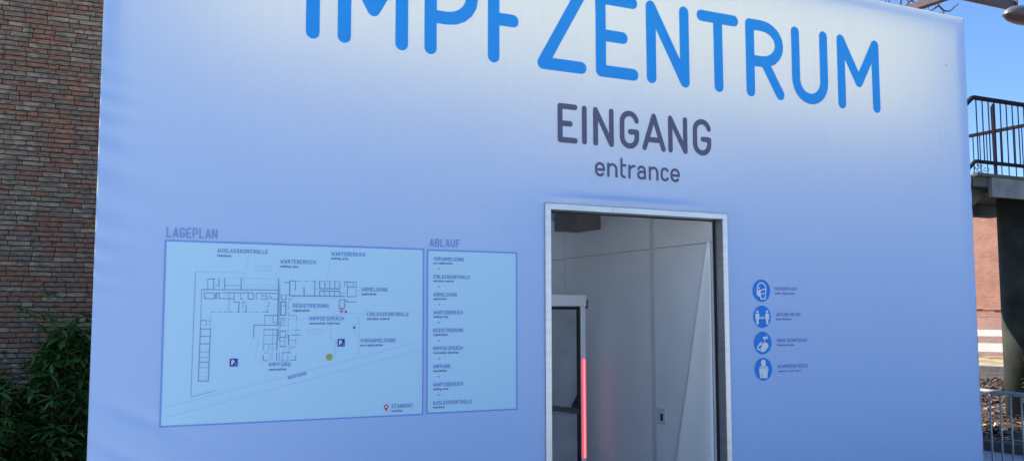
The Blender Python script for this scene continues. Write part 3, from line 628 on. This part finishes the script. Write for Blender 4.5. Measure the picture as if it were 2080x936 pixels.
# ------------------------------------------------------------------ container room behind the door
ct = thing('entrance_container', 'pale site container behind the fabric front, its pale wall seen through the doorway', 'container', (3.5, 1.6, 0))
RX, LX, CZ, YB = 4.165, 2.70, 2.36, 3.05
CY0 = GAP + .02
part(MB().box(LX - .1, RX + .1, .092, YB, .0, .04), 'floor', noisy(mat('grey_floor', (.34, .33, .31), .6), 4, .8, 1.15), ct)
sw_ = part(MB().box(RX + .012, RX + .10, .092, YB, .04, CZ), 'side_wall', WALLT, ct)
# wall boards on the right wall, recessed joints at the batten and at 2.02 m
for ya, yb in ((.095, .745), (.795, 2.02), (2.026, YB - .05)):
    for za, zb in ((.042, 2.016), (2.022, CZ - .004)):
        part(MB().box(RX, RX + .011, ya, yb, za, zb), 'wall_panel', WALLW, sw_)
part(MB().box(RX - .006, RX + .011, .747, .793, .042, CZ - .004), 'batten', WALLT, sw_)
pl_ = part(MB().cbox(0, .15, 0, .012, 0, .105, .004), 'socket_plate', mat('socket_white', (.62, .62, .62), .4), sw_)
pl_.rotation_euler = (0, 0, -math.pi / 2)
pl_.data.transform(Matrix.Translation(-Vector(pl_.data.vertices[0].co)))
pl_.location = Vector((RX - .002, .775, .782)) - Vector(ct.location)
pl_.data.materials[0].node_tree.nodes['Principled BSDF'].inputs['Roughness'].default_value = .45
part(MB().box(RX - .0165, RX - .012, .655, .682, .806, .855), 'socket_slot', SEAL, sw_)
part(MB().box(RX - .22, RX - .002, 1.46, 1.81, 2.22, CZ - .002), 'ceiling_beam_end', mat('dark_grey_box', (.16, .155, .15), .6), ct)
part(MB().box(LX - .1, LX, .092, YB, .04, CZ), 'side_wall', WALLW, ct)
wx0, wx1, wz0, wz1 = 2.80, 4.0, .9, 2.25
part(MB().box(LX, wx0, YB - .05, YB, .042, CZ - .002).box(wx1, RX, YB - .05, YB, .042, CZ - .002).box(wx0 + .001, wx1 - .001, YB - .05, YB, .042, wz0).box(wx0 + .001, wx1 - .001, YB - .05, YB, wz1, CZ - .002), 'back_wall', WALLW, ct)
part(MB().box(wx0, wx1, YB - .03, YB - .022, wz0, wz1), 'added_fill_window', fabric('added_fill_acrylic', (.7, .75, .8), (.78, .88, 1.0), .85), ct)  # unseen window added to brighten the room, pane tinted bluish
part(MB().box(LX - .1, RX + .1, .092, YB, CZ + .001, CZ + .06), 'ceiling', mat('ceiling_board', (.5, .49, .48), .7), ct)
OUTW = mat('grey_container_steel', (.30, .31, .32), .7)
part(MB().box(.703, LX - .102, CY0, YB + .1, .0, 2.92), 'outer_wall', OUTW, ct)
part(MB().box(RX + .102, 6.292, CY0, YB + .1, .0, 2.92), 'outer_wall', OUTW, ct)
part(MB().box(LX - .10, RX + .10, CY0, YB + .1, CZ + .062, 2.92), 'outer_wall', OUTW, ct)
part(MB().box(.706, 6.289, CY0 - .005, YB + .14, 2.922, 2.96), 'roof', ROOFW, ct)
# thin white triangular sheet along the wall inside the right jamb
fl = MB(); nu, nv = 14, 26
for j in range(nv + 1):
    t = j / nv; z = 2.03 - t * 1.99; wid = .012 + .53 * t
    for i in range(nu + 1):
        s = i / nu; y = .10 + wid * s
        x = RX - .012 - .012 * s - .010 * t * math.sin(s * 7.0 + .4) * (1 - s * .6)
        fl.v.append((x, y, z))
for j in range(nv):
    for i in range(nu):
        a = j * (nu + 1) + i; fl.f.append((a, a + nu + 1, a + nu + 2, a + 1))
WEDGEM = mat('white_wedge_sheet', (.86, .86, .83), .8)
flo = tag(fl.build('wedge_sheet', WEDGEM, None, True), 'thin white sheet in a long triangle inside the right door jamb', 'curtain')
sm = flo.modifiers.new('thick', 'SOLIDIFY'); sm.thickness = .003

# partition screen with a lit red edge
PY = 1.5
ps = thing('partition_screen', 'grey partition screen with aluminium post and glowing red edge inside the doorway', 'partition', (3.6, PY, .04))
GREYP = noisy(mat('grey_screen_cloth', (.34, .36, .38), .75), 5, .85, 1.1, 4, .1, 150)
part(MB().cbox(3.05, 4.028, PY - .04, PY + .05, 1.615, 1.705, .004), 'header', mat('brushed_header', (.85, .87, .9), .5, .1), ps)
part(MB().cbox(4.0285, 4.044, PY - .036, PY + .046, 1.600, 1.665, .003), 'header_end_cap', mat('dark_cap', (.05, .05, .055), .5), ps)
part(MB().box(3.985, 4.028, PY - .02, PY + .03, .04, 1.614), 'post', mat('pale_post', (.85, .87, .9), .45, .1), ps)
part(MB().box(3.958, 3.984, PY - .012, PY + .022, .04, 1.614), 'edge_seal', SEAL, ps)
part(MB().box(3.06, 3.957, PY - .004, PY + .012, .862, 1.590), 'upper_panel', GREYP, ps)
part(MB().box(3.06, 3.957, PY - .004, PY + .012, .04, .800), 'lower_panel', GREYP, ps)
part(MB().box(3.06, 3.957, PY - .010, PY + .014, 1.591, 1.614), 'shadow_rail', SEAL, ps)
part(MB().add([(3.06, PY - .03, .955), (3.957, PY - .03, .838), (3.957, PY - .03, .798), (3.06, PY - .03, .915), (3.06, PY + .02, .955), (3.957, PY + .02, .838), (3.957, PY + .02, .798), (3.06, PY + .02, .915)],
              [(3, 2, 1, 0), (4, 5, 6, 7), (0, 1, 5, 4), (1, 2, 6, 5), (2, 3, 7, 6), (3, 0, 4, 7)]), 'cross_bar', mat('dark_bar', (.07, .075, .08), .5), ps)
part(MB().add([(3.957, PY - .032, .945), (3.957, PY - .032, .842), (3.90, PY - .032, .848), (3.957, PY - .012, .945), (3.957, PY - .012, .842), (3.90, PY - .012, .848)],
              [(0, 2, 1), (3, 4, 5), (0, 1, 4, 3), (1, 2, 5, 4), (2, 0, 3, 5)]), 'corner_clip', SEAL, ps)
LED = bpy.data.materials.new('lit_red_strip'); LED.use_nodes = True
_b = LED.node_tree.nodes['Principled BSDF']; _b.inputs['Base Color'].default_value = (.8, .1, .12, 1)
_b.inputs['Emission Color'].default_value = (1.0, .13, .19, 1); _b.inputs['Emission Strength'].default_value = .32
LED2 = bpy.data.materials.new('lit_red_core'); LED2.use_nodes = True
_b = LED2.node_tree.nodes['Principled BSDF']; _b.inputs['Base Color'].default_value = (.8, .3, .3, 1)
_b.inputs['Emission Color'].default_value = (1.0, .36, .42, 1); _b.inputs['Emission Strength'].default_value = .42
ls = part(MB().box(3.990, 4.024, PY - .030, PY - .0205, .46, 1.213), 'light_strip', LED, ps)
part(MB().box(4.001, 4.012, PY - .034, PY - .0305, .465, 1.208), 'light_core', LED2, ls)

# ------------------------------------------------------------------ rhododendron bushes in front of the brick wall
def leaf_mat(name, c1, c2):
    M = bpy.data.materials.new(name); M.use_nodes = True; t = M.node_tree; b = t.nodes['Principled BSDF']
    g = t.nodes.new('ShaderNodeNewGeometry'); cr = t.nodes.new('ShaderNodeValToRGB')
    cr.color_ramp.elements[0].color = (*c1, 1); cr.color_ramp.elements[1].color = (*c2, 1)
    t.links.new(g.outputs['Random Per Island'], cr.inputs[0]); t.links.new(cr.outputs[0], b.inputs['Base Color'])
    b.inputs['Roughness'].default_value = .38; b.inputs['Specular IOR Level'].default_value = .4
    return M
LEAF = leaf_mat('rhododendron_leaf', (.026, .080, .020), (.085, .20, .045))
STEM = noisy(mat('shrub_stem', (.07, .055, .035), .9), 12, .7, 1.3)
def leaf_geo(mb, base, d, up, L, W, droop):
    d = d.normalized(); s = d.cross(up).normalized(); n = s.cross(d)
    rows = []
    for t, wv in ((.0, .12), (.22, .62), (.5, 1.0), (.8, .72)):
        c = base + d * (L * t) - n * (droop * L * t * t)
        rows += [c - s * W * wv / 2 + n * .10 * W, c - n * .03 * W, c + s * W * wv / 2 + n * .10 * W]
    rows.append(base + d * L - n * droop * L)
    F = []
    for k in range(3):
        o = k * 3; F += [(o, o + 1, o + 4, o + 3), (o + 1, o + 2, o + 5, o + 4)]
    F += [(9, 10, 12), (10, 11, 12)]
    mb.add(rows, F)
def whorl(seed):
    rr = random.Random(seed); mb = MB(); n = rr.randint(7, 10); a0 = rr.uniform(0, 6)
    for i in range(n):
        a = a0 + i * 2.39996; tilt = rr.uniform(-.25, .55)
        d = Vector((math.cos(a), math.sin(a), tilt)); leaf_geo(mb, Vector((0, 0, rr.uniform(-.02, .01))), d, Vector((0, 0, 1)), rr.uniform(.10, .165), rr.uniform(.032, .045), rr.uniform(.15, .5))
    return mb
WH = []
for s in range(9):
    w = whorl(100 + s); me = bpy.data.meshes.new('leaf_whorl'); me.from_pydata(w.v, [], w.f); me.materials.append(LEAF)
    me.polygons.foreach_set('use_smooth', [True] * len(me.polygons)); WH.append((me, w))
def bush(name, label, cx, cy, tips, n_obj, group):
    rr = random.Random(name + str(cx)); root = thing(name, label, 'bush', (cx, cy, 0), group); rest = MB(); st = MB(); cnt = 0
    for (x, y, z, sc) in tips:
        bx, by = cx + rr.uniform(-.12, .12), cy + rr.uniform(-.12, .12)
        if rr.random() < .45:
            mid = ((bx + x) / 2 + rr.uniform(-.08, .08), (by + y) / 2 + rr.uniform(-.08, .08), z * .55)
            st.tube([(bx, by, 0), mid, (x, y, z)], [.014, .009, .004], 5, False)
        k = rr.randrange(len(WH)); rot = (rr.uniform(-.45, .45), rr.uniform(-.45, .45), rr.uniform(0, 6.3))
        if cnt < n_obj:
            o = bpy.data.objects.new('leaf_whorl', WH[k][0]); C.objects.link(o); o.parent = root
            o.location = (x - cx, y - cy, z); o.rotation_euler = rot; o.scale = (sc, sc, sc); cnt += 1
        else:
            from mathutils import Euler
            Mx = Matrix.Translation((x, y, z)) @ Euler(rot).to_matrix().to_4x4() @ Matrix.Scale(sc, 4)
            rest.add([Mx @ Vector(p) for p in WH[k][1].v], WH[k][1].f)
    part(st, 'stem', STEM, root)
    if rest.v: part(rest, 'foliage', LEAF, root, True, 'stuff')
    return root
random.seed(21)
def dome(cx, cy, rx, ry, h, n, front_first=True):
    T = []
    while len(T) < n:
        a = random.uniform(0, 2 * math.pi); q = random.uniform(.0, 1) ** .5; zz = random.uniform(.05, 1)
        rim = math.sqrt(max(0, 1 - (zz * .96) ** 2.2)) * random.uniform(.72, 1.08)
        if random.random() < .65: q = random.uniform(.75, 1.02)
        T.append((cx + rx * rim * q * math.cos(a), cy + ry * rim * q * math.sin(a), h * zz * random.uniform(.93, 1.03), random.uniform(.85, 1.2)))
    T.sort(key=lambda p: p[1] - p[2] * .25)
    return T
tips = [(.44, 6.55, 1.80, 1.1), (.20, 6.6, 1.66, 1.05), (.36, 6.5, 1.60, 1.1), (.47, 6.6, 1.55, 1.0), (.82, 6.6, 1.56, 1.0), (.40, 6.5, 1.45, 1.1), (.58, 6.5, 1.43, 1.0), (.8, 6.5, 1.4, 1.1), (.7, 6.4, 1.46, 1.0)]
bush('rhododendron_bush', 'dark green rhododendron bush with tall top shoots beside the fabric front', .72, 6.75, tips + dome(.72, 6.75, .62, .5, 1.42, 520), 170, 'rhododendrons by the brick wall')
bush('rhododendron_bush', 'lower dark green rhododendron at the left edge before the brick wall', -.25, 6.6, dome(-.25, 6.55, .62, .5, 1.05, 260) + [(.02, 6.4, 1.2, 1.1), (-.04, 6.5, 1.33, 1.0)], 130, 'rhododendrons by the brick wall')
b = MB().add([(-4, 5.6, .03), (2.6, 5.6, .03), (2.6, 8.49, .03), (-4, 8.49, .03)], [(0, 1, 2, 3)]).build('planting_bed', SOIL); b['kind'] = 'structure'

# ------------------------------------------------------------------ footbridge landing on the right
CONC = noisy(mat('weathered_concrete', (.10, .11, .098), .9), 2.2, .55, 1.2, 8, .3, 50, (1, 1, .6))
CONCL = noisy(mat('pale_fascia_concrete', (.24, .26, .27), .85), 2.5, .6, 1.15, 8, .2, 60)
IRON = noisy(mat('dark_iron_rail', (.016, .012, .020), .8, 0, .1), 20, .7, 1.5)
fb = thing('footbridge', 'raised concrete footbridge landing with dark iron railing right of the fabric front', 'footbridge', (13.2, 6, 0))
BX0, BX1, BY0, BY1, DK = 11.92, 14.48, 3.98, 6.25, 3.52
part(MB().box(BX0, BX1, BY0 + .06, BY1, DK - .16, DK), 'deck', CONC, fb)
part(MB().box(BX0 + .30, BX1, BY0, BY0 + .058, DK - .30, DK - .03), 'fascia', CONCL, fb)
part(MB().box(BX0 - .02, BX1, BY0 - .02, BY0 + .055, DK - .027, DK + .015), 'fascia_lip', CONC, fb)
# haunched cross beam over the pier
hb = MB(); prof = [(11.86, DK - .165), (11.86, 2.94), (12.22, 3.17), (12.46, 3.335), (14.45, 3.335), (14.45, DK - .165)]
V = [(x, y, z) for y in (BY0 + .25, BY0 + 1.2) for x, z in prof]; n = len(prof)
part(hb.add(V, [tuple(range(n)), tuple(reversed(range(n, 2 * n)))] + [(i, i + n, (i + 1) % n + n, (i + 1) % n) for i in range(n)]), 'haunched_beam', CONC, fb)
part(MB().box(11.95, BX1 - .02, BY0 + 1.5, BY0 + 1.75, 3.18, DK - .17), 'longitudinal_beam', CONC, fb)
part(MB().tube([(13.80, 4.48, 0), (13.80, 4.48, 3.33)], .50, 28), 'pier', noisy(mat('shade_toned_pier_concrete', (.045, .05, .04), .9), 2.5, .5, 1.4, 8, .3, 40), fb, True)  # concrete darkened: the shade on the pier is put into its colour
# railings
zt, zb = 4.60, 3.70
part(MB().bar((11.93, 4.01, zt), (14.42, 4.01, zt), .055, .05), 'handrail', IRON, fb)
part(MB().bar((11.93, 4.01, zb), (14.42, 4.01, zb), .045, .045), 'bottom_rail', IRON, fb)
x = 12.0; balus = MB().tube([(0, 0, zb + .02), (0, 0, zt - .02)], .0085, 6).build('baluster', IRON, fb)
balus.location = (x - 13.2, 4.01 - 6, 0); i = 0
while x < 14.2:
    x += .128
    o = balus.copy(); C.objects.link(o); o.parent = fb; o.location = (x - 13.2, 4.01 - 6, 0); i += 1
part(MB().bar((12.36, 4.01, DK), (12.36, 4.01, zt - .05), .027, .027), 'railing_post', IRON, fb)
part(MB().bar((13.56, 4.01, DK), (13.56, 4.01, zt - .05), .027, .027), 'railing_post', IRON, fb)
part(MB().bar((12.36, 4.03, zt - .08), (12.47, 4.10, DK), .03, .03), 'brace', IRON, fb)
part(MB().bar((14.42, 4.05, zt), (14.42, 6.2, zt), .055, .05), 'handrail', IRON, fb)
part(MB().bar((14.42, 4.05, zb), (14.42, 6.2, zb), .04, .04), 'bottom_rail', IRON, fb)
y = 4.14
while y < 6.2:
    o = balus.copy(); C.objects.link(o); o.parent = fb; o.location = (14.42 - 13.2, y - 6, 0); y += .128
# stair flight falling away to the left behind the fabric front
slope = .80
for yy in (4.01, 5.6):
    part(MB().bar((11.93, yy, zt), (8.6, yy, zt - 3.33 * slope), .05, .05), 'stair_handrail', IRON, fb)
    part(MB().bar((11.93, yy, zb), (8.6, yy, zb - 3.33 * slope), .04, .04), 'stair_rail', IRON, fb)
    for q in range(24):
        xx = 11.93 - .13 * (q + 1); dz = (11.93 - xx) * slope
        o = balus.copy(); C.objects.link(o); o.parent = fb; o.location = (xx - 13.2, yy - 6, -dz)
st_m = MB().box(-.17, .17, 0, 1.5, -.06, 0); stp = st_m.build('step', CONC, fb)
for q in range(12):
    o = stp if q == 0 else stp.copy()
    if q: C.objects.link(o); o.parent = fb
    o.location = (11.75 - .29 * q - 13.2, 4.06 - 6, DK - .02 - .232 * q)
part(MB().bar((11.9, 4.8, DK - .35), (8.4, 4.8, DK - .35 - 3.5 * slope), .25, .22), 'stringer', CONC, fb)

# weeds at the landing edge
WEED = leaf_mat('weed_leaf', (.05, .09, .04), (.16, .19, .10))
wd = MB(); random.seed(5)
for q in range(60):
    p = Vector((random.gauss(12.2, .12), 4.12 + random.uniform(0, .1), DK + random.uniform(.01, .16)))
    leaf_geo(wd, p, Vector((random.uniform(-1, 1), random.uniform(-1, 1), random.uniform(0, 1))), Vector((.1, .2, 1)), random.uniform(.03, .06), .018, .2)
tag(wd.build('weed', WEED, None, True), 'small weed growing on the footbridge edge under the railing', 'weed')

# ------------------------------------------------------------------ overhead steel frame and street lamp against the sky
STL = noisy(mat('brown_painted_steel', (.075, .05, .06), .55), 6, .7, 1.2)
og = thing('overhead_gantry', 'brown steel gantry beams high above the footbridge, crossing the sky', 'gantry', (14.1, 8.6, 0))
part(MB().bar((14.1, 5.84, 7.0), (14.1, 12.0, 7.0), .14, .12), 'beam', STL, og)
part(MB().bar((14.172, 5.9, 7.0), (15.55, 5.9, 7.0), .12, .14), 'beam', STL, og)
part(MB().box(15.551, 15.58, 5.80, 6.0, 6.90, 7.08), 'end_plate', STL, og)
for yy in (8.6, 11.6): part(MB().box(14.04, 14.16, yy - .06, yy + .06, 0, 6.935), 'post', STL, og)
LM = mat('lamp_housing', (.11, .12, .12), .5, .2); LU = mat('lamp_diffuser', (.085, .05, .05), .35)
sl = thing('street_lamp', 'grey street lamp with shallow oval head at the top right edge', 'street lamp', (15.1, 4.35, 0))
def ell(cx, cy, cz, rx, ry, rz, half):
    V = []; F = []; nu, nv = 28, 7
    for j in range(nv + 1):
        t = j / nv * math.pi / 2
        for i in range(nu):
            a = 2 * math.pi * i / nu; V.append((cx + rx * math.cos(t) * math.cos(a), cy + ry * math.cos(t) * math.sin(a), cz + half * rz * math.sin(t)))
    for j in range(nv):
        for i in range(nu):
            k = (i + 1) % nu; q = (j * nu + i, j * nu + k, j * nu + nu + k, j * nu + nu + i); F.append(q if half > 0 else q[::-1])
    return MB().add(V, F)
part(ell(13.47, 4.23, 6.02, .43, .20, .17, 1), 'lamp_housing', LM, sl, True)
part(ell(13.47, 4.23, 6.018, .415, .19, .10, -1), 'lamp_diffuser', LU, sl, True)
part(MB().tube([(13.47, 4.23, 6.014), (13.47, 4.23, 6.024)], .001, 6), 'rim', SEAL, sl)
part(MB().tube([(13.7, 4.25, 6.10), (14.3, 4.29, 6.17), (14.9, 4.34, 6.10), (15.1, 4.35, 5.8)], .035, 10), 'arm', LM, sl, True)
part(MB().tube([(15.1, 4.35, 0), (15.1, 4.35, 3), (15.1, 4.35, 5.85)], [.09, .065, .05], 14), 'pole', LM, sl, True)

# ------------------------------------------------------------------ bare tree behind
BARK = noisy(mat('tree_bark', (.085, .065, .06), .9), 9, .6, 1.4, 6, .4, 50)
tr = thing('bare_tree', 'bare leafless tree whose twigs show above the top of the fabric front', 'tree', (22.4, 14.2, 0))
part(MB().tube([(22.4, 14.2, 0), (22.45, 14.15, 3), (22.3, 14.2, 6), (22.6, 14.1, 8.6), (22.9, 14.0, 10.2), (23.3, 14.05, 11.6)], [.26, .21, .16, .11, .07, .03], 10), 'trunk', BARK, tr, True)
def twig(pts, r0, r1): 
    n = len(pts); part(MB().tube(pts, [r0 + (r1 - r0) * i / (n - 1) for i in range(n)], 6), 'branch', BARK, tr, True)
twig([(23.1, 14.0, 11.0), (23.5, 14, 11.15), (23.86, 14, 10.86), (23.75, 14, 10.56), (23.47, 14.02, 10.38), (23.36, 14.05, 10.30)], .045, .014)
twig([(23.75, 14, 10.57), (23.98, 14, 10.44), (24.2, 13.98, 10.46), (24.42, 13.95, 10.64), (24.5, 13.9, 10.70)], .03, .012)
twig([(23.97, 14, 10.45), (23.94, 14.02, 10.30), (23.9, 14.02, 10.1)], .024, .012)
twig([(23.5, 14, 11.15), (23.60, 14, 10.9), (23.52, 14, 10.66), (23.42, 14.02, 10.55)], .022, .010)
twig([(23.58, 14, 10.80), (23.66, 14.0, 10.62), (23.62, 14, 10.5)], .016, .009)
twig([(23.42, 14, 10.6), (23.33, 14, 10.44), (23.38, 14, 10.34)], .013, .008)
random.seed(17)
def grow(p, d, L, r, lev):
    q = p + d * L; mid = (p + q) / 2 + Vector((random.uniform(-1, 1), random.uniform(-1, 1), random.uniform(-.3, .6))) * L * .1
    twig([tuple(p), tuple(mid), tuple(q)], r, r * .6)
    if lev == 0: return
    for _ in range(random.choice((2, 3))):
        nd = (d + Vector((random.uniform(-.8, .8), random.uniform(-.8, .8), random.uniform(-.2, .7)))).normalized()
        grow(q if random.random() < .6 else mid, nd, L * random.uniform(.55, .8), r * .55, lev - 1)
for z, dx, dy in ((5.0, -1, .4), (6.2, -.5, .9), (7.0, -.9, -.5), (8.0, -.3, .8), (8.8, .0, 1.0)):
    grow(Vector((22.45, 14.15, z)), Vector((dx, dy, .9)).normalized(), 2.0, .07, 3)
twig([(22.9, 14.0, 10.2), (22.7, 14, 10.55), (22.5, 14, 10.50), (22.35, 14, 10.62)], .03, .010)

# ------------------------------------------------------------------ far brick wall, fences, barrier
def far_brick():
    M = bpy.data.materials.new('far_orange_brick'); M.use_nodes = True; t = M.node_tree; b = t.nodes['Principled BSDF']; b.inputs['Roughness'].default_value = .9
    tc = t.nodes.new('ShaderNodeTexCoord'); sp = t.nodes.new('ShaderNodeSeparateXYZ'); cb = t.nodes.new('ShaderNodeCombineXYZ')
    t.links.new(tc.outputs['Object'], sp.inputs[0]); t.links.new(sp.outputs[1], cb.inputs[0]); t.links.new(sp.outputs[2], cb.inputs[1])
    br = t.nodes.new('ShaderNodeTexBrick'); br.inputs['Color1'].default_value = (.31, .135, .09, 1); br.inputs['Color2'].default_value = (.25, .105, .07, 1)
    br.inputs['Mortar'].default_value = (.32, .20, .15, 1); br.inputs['Scale'].default_value = 1; br.inputs['Mortar Size'].default_value = .008
    br.inputs['Brick Width'].default_value = .25; br.inputs['Row Height'].default_value = .075
    t.links.new(cb.outputs[0], br.inputs['Vector'])
    n = t.nodes.new('ShaderNodeTexNoise'); n.inputs['Scale'].default_value = 1.4; n.inputs['Detail'].default_value = 8; t.links.new(cb.outputs[0], n.inputs['Vector'])
    mr = t.nodes.new('ShaderNodeMapRange'); mr.inputs[1].default_value = .3; mr.inputs[2].default_value = .7; mr.inputs[3].default_value = .8; mr.inputs[4].default_value = 1.22
    t.links.new(n.outputs[0], mr.inputs[0]); v = t.nodes.new('ShaderNodeVectorMath'); v.operation = 'SCALE'
    t.links.new(br.outputs[0], v.inputs[0]); t.links.new(mr.outputs[0], v.inputs['Scale']); t.links.new(v.outputs[0], b.inputs['Base Color'])
    return M
fh = thing('brick_hall', 'sunlit orange brick hall far off under the footbridge', 'building', (35.5, 24, 0))
part(MB().box(35.5, 44, 12, 40, 0, 6.7), 'wall', far_brick(), fh)
part(MB().box(35.2, 44.2, 11.8, 40.2, 6.702, 6.95), 'roof', mat('hall_roof_edge', (.35, .30, .26), .8), fh)
part(MB().box(35.44, 35.499, 12, 40, 1.98, 2.03), 'ledge', mat('ledge_brick', (.40, .20, .14), .9), fh)
part(MB().box(35.38, 35.498, 12, 40, .0, .98), 'plinth', noisy(mat('plinth_stone', (.26, .15, .12), .9), 3, .7, 1.2), fh)
part(MB().box(36.5, 42, 13.5, 19.6, 6.952, 7.6), 'roof_light', mat('roof_light_pale', (.62, .60, .56), .6), fh)
part(MB().box(36.4, 42.1, 13.4, 19.7, 7.602, 7.72), 'roof_light_cap', mat('roof_light_brown', (.22, .15, .11), .6), fh)
cs = thing('wall_column', 'short reddish brick pillar with flat cap in front of the far brick hall', 'pillar', (34.9, 20.7, 0))
part(MB().box(34.8, 35.0, 20.52, 20.88, 0, 1.92), 'shaft', mat('pillar_brick', (.30, .13, .10), .9), cs)
part(MB().box(34.74, 35.06, 20.45, 21.35, 1.921, 2.02), 'cap', mat('pillar_cap', (.30, .16, .13), .9), cs)
WHT = noisy(mat('white_painted_plank', (.55, .53, .50), .6), 4, .85, 1.05)
wf = thing('plank_fence', 'white two rail plank fence in front of the far brick hall', 'fence', (33, 22, 0))
for za, zb_ in ((.92, 1.16), (.34, .66)):
    for k in range(6): part(MB().box(32.96, 33.0, 12 + k * 3.0 + .01, 15 + k * 3.0 - .01, za, zb_), 'plank', WHT, wf)
for k in range(7): part(MB().box(33.002, 33.10, 11.95 + k * 3.0, 12.05 + k * 3.0, .0, 1.20), 'post', mat('fence_post', (.25, .18, .15), .8), wf)
cl = thing('chain_link_fence', 'wire mesh fence crossing before the sandy verge under the footbridge', 'fence', (25.3, 14, 0))
mb = MB(); H_ = 1.60; y0, y1 = 9.0, 18.0; stp_ = .10; k = y0 - H_
while k < y1:
    for sgn in (1, -1):
        a = (k, 0.02) if sgn > 0 else (k, H_); bq = (k + H_, H_) if sgn > 0 else (k + H_, .02)
        if a[0] >= y0 and bq[0] <= y1: mb.bar((25.3, a[0], a[1]), (25.3 + .004 * sgn, bq[0], bq[1]), .0045, .0045)
    k += stp_
GALV = mat('galvanised_wire', (.55, .55, .55), .45, .6)
part(mb, 'wire_mesh', GALV, cl, kind='stuff')
part(MB().tube([(25.3, 9, 1.61), (25.3, 18, 1.61)], .012, 6), 'top_wire', mat('dark_wire', (.12, .09, .09), .6), cl)
for yy in (9, 12, 15, 18): part(MB().tube([(25.34, yy, 0), (25.34, yy, 1.7)], .03, 8), 'post', GALV, cl)

STEEL = noisy(mat('galvanised_tube', (.30, .33, .35), .5, .4), 12, .8, 1.15)
A = Vector((7.66, 1.10, 0)); D = Vector((-.285, -.958, 0)).normalized(); LEN = 2.2; ZT_ = .90
cbn = thing('crowd_barrier', 'galvanised steel crowd barrier with vertical bars at the lower right edge', 'barrier', tuple(A))
Bv = A + D * LEN
def at(s, z): p = A + D * s; return (p.x, p.y, z)
part(MB().tube([at(0, .25), at(0, ZT_ - .08), at(.08, ZT_), at(LEN - .08, ZT_), at(LEN, ZT_ - .08), at(LEN, .25)], .019, 10), 'top_rail', STEEL, cbn, True)
part(MB().tube([at(0, .25), at(LEN, .25)], .017, 8), 'bottom_rail', STEEL, cbn, True)
for q in range(1, 17): part(MB().tube([at(q * .13, .262), at(q * .13, ZT_ - .012)], .0075, 8), 'bar', STEEL, cbn, True)
N_ = Vector((-D.y, D.x, 0))
for s in (.25, LEN - .25):
    p = A + D * s; part(MB().tube([tuple(p + N_ * -.3 + Vector((0, 0, .01))), tuple(p + Vector((0, 0, .24))), tuple(p + N_ * .3 + Vector((0, 0, .01)))], .014, 8), 'foot', STEEL, cbn, True)

# leaf litter on the bed and a dark shrub at the pier
LIT = leaf_mat('dry_leaf', (.035, .022, .014), (.22, .15, .10))
mb = MB(); random.seed(9)
for q in range(5200):
    s = random.random() ** .8; d = 9 + s * 17; a = R(random.uniform(29, 39)); x = d * math.cos(a); y = d * math.sin(a) - 5.09 + 2.0
    if not 10.45 < x < 24.7: continue
    leaf_geo(mb, Vector((x, y, .065 + random.uniform(0, .02))), Vector((random.uniform(-1, 1), random.uniform(-1, 1), random.uniform(-.05, .35))), Vector((random.uniform(-.3, .3), random.uniform(-.3, .3), 1)), random.uniform(.06, .15), random.uniform(.04, .08), random.uniform(-.2, .3))
o = mb.build('leaf_litter', LIT); tag(o, 'brown leaf litter covering the shaded bed behind the barrier', 'leaf litter', kind='stuff')
IVY = leaf_mat('ivy_leaf', (.012, .030, .012), (.045, .085, .035))
iv = thing('ivy_shrub', 'dark leafy shrub at the foot of the footbridge pier', 'bush', (13.3, 4.0, .06))
mb = MB(); random.seed(31)
for q in range(900):
    a = random.uniform(0, 6.28); zz = random.random(); rr_ = (1 - zz * .6) * random.uniform(.35, 1.0)
    p = Vector((13.35 + .55 * rr_ * math.cos(a), 4.0 + .45 * rr_ * math.sin(a), .08 + 1.25 * zz))
    leaf_geo(mb, p, Vector((math.cos(a) + random.uniform(-.6, .6), math.sin(a) + random.uniform(-.6, .6), random.uniform(-.5, .6))), Vector((0, 0, 1)), random.uniform(.06, .11), random.uniform(.04, .07), .2)
part(mb, 'foliage', IVY, iv, True, 'stuff')
mb = MB()
for q in range(9): a = q * .7; mb.tube([(13.3 + .1 * math.cos(a), 4.0 + .1 * math.sin(a), .05), (13.35 + .4 * math.cos(a), 4.0 + .35 * math.sin(a), 1.0)], [.012, .005], 5)
part(mb, 'stem', STEM, iv)
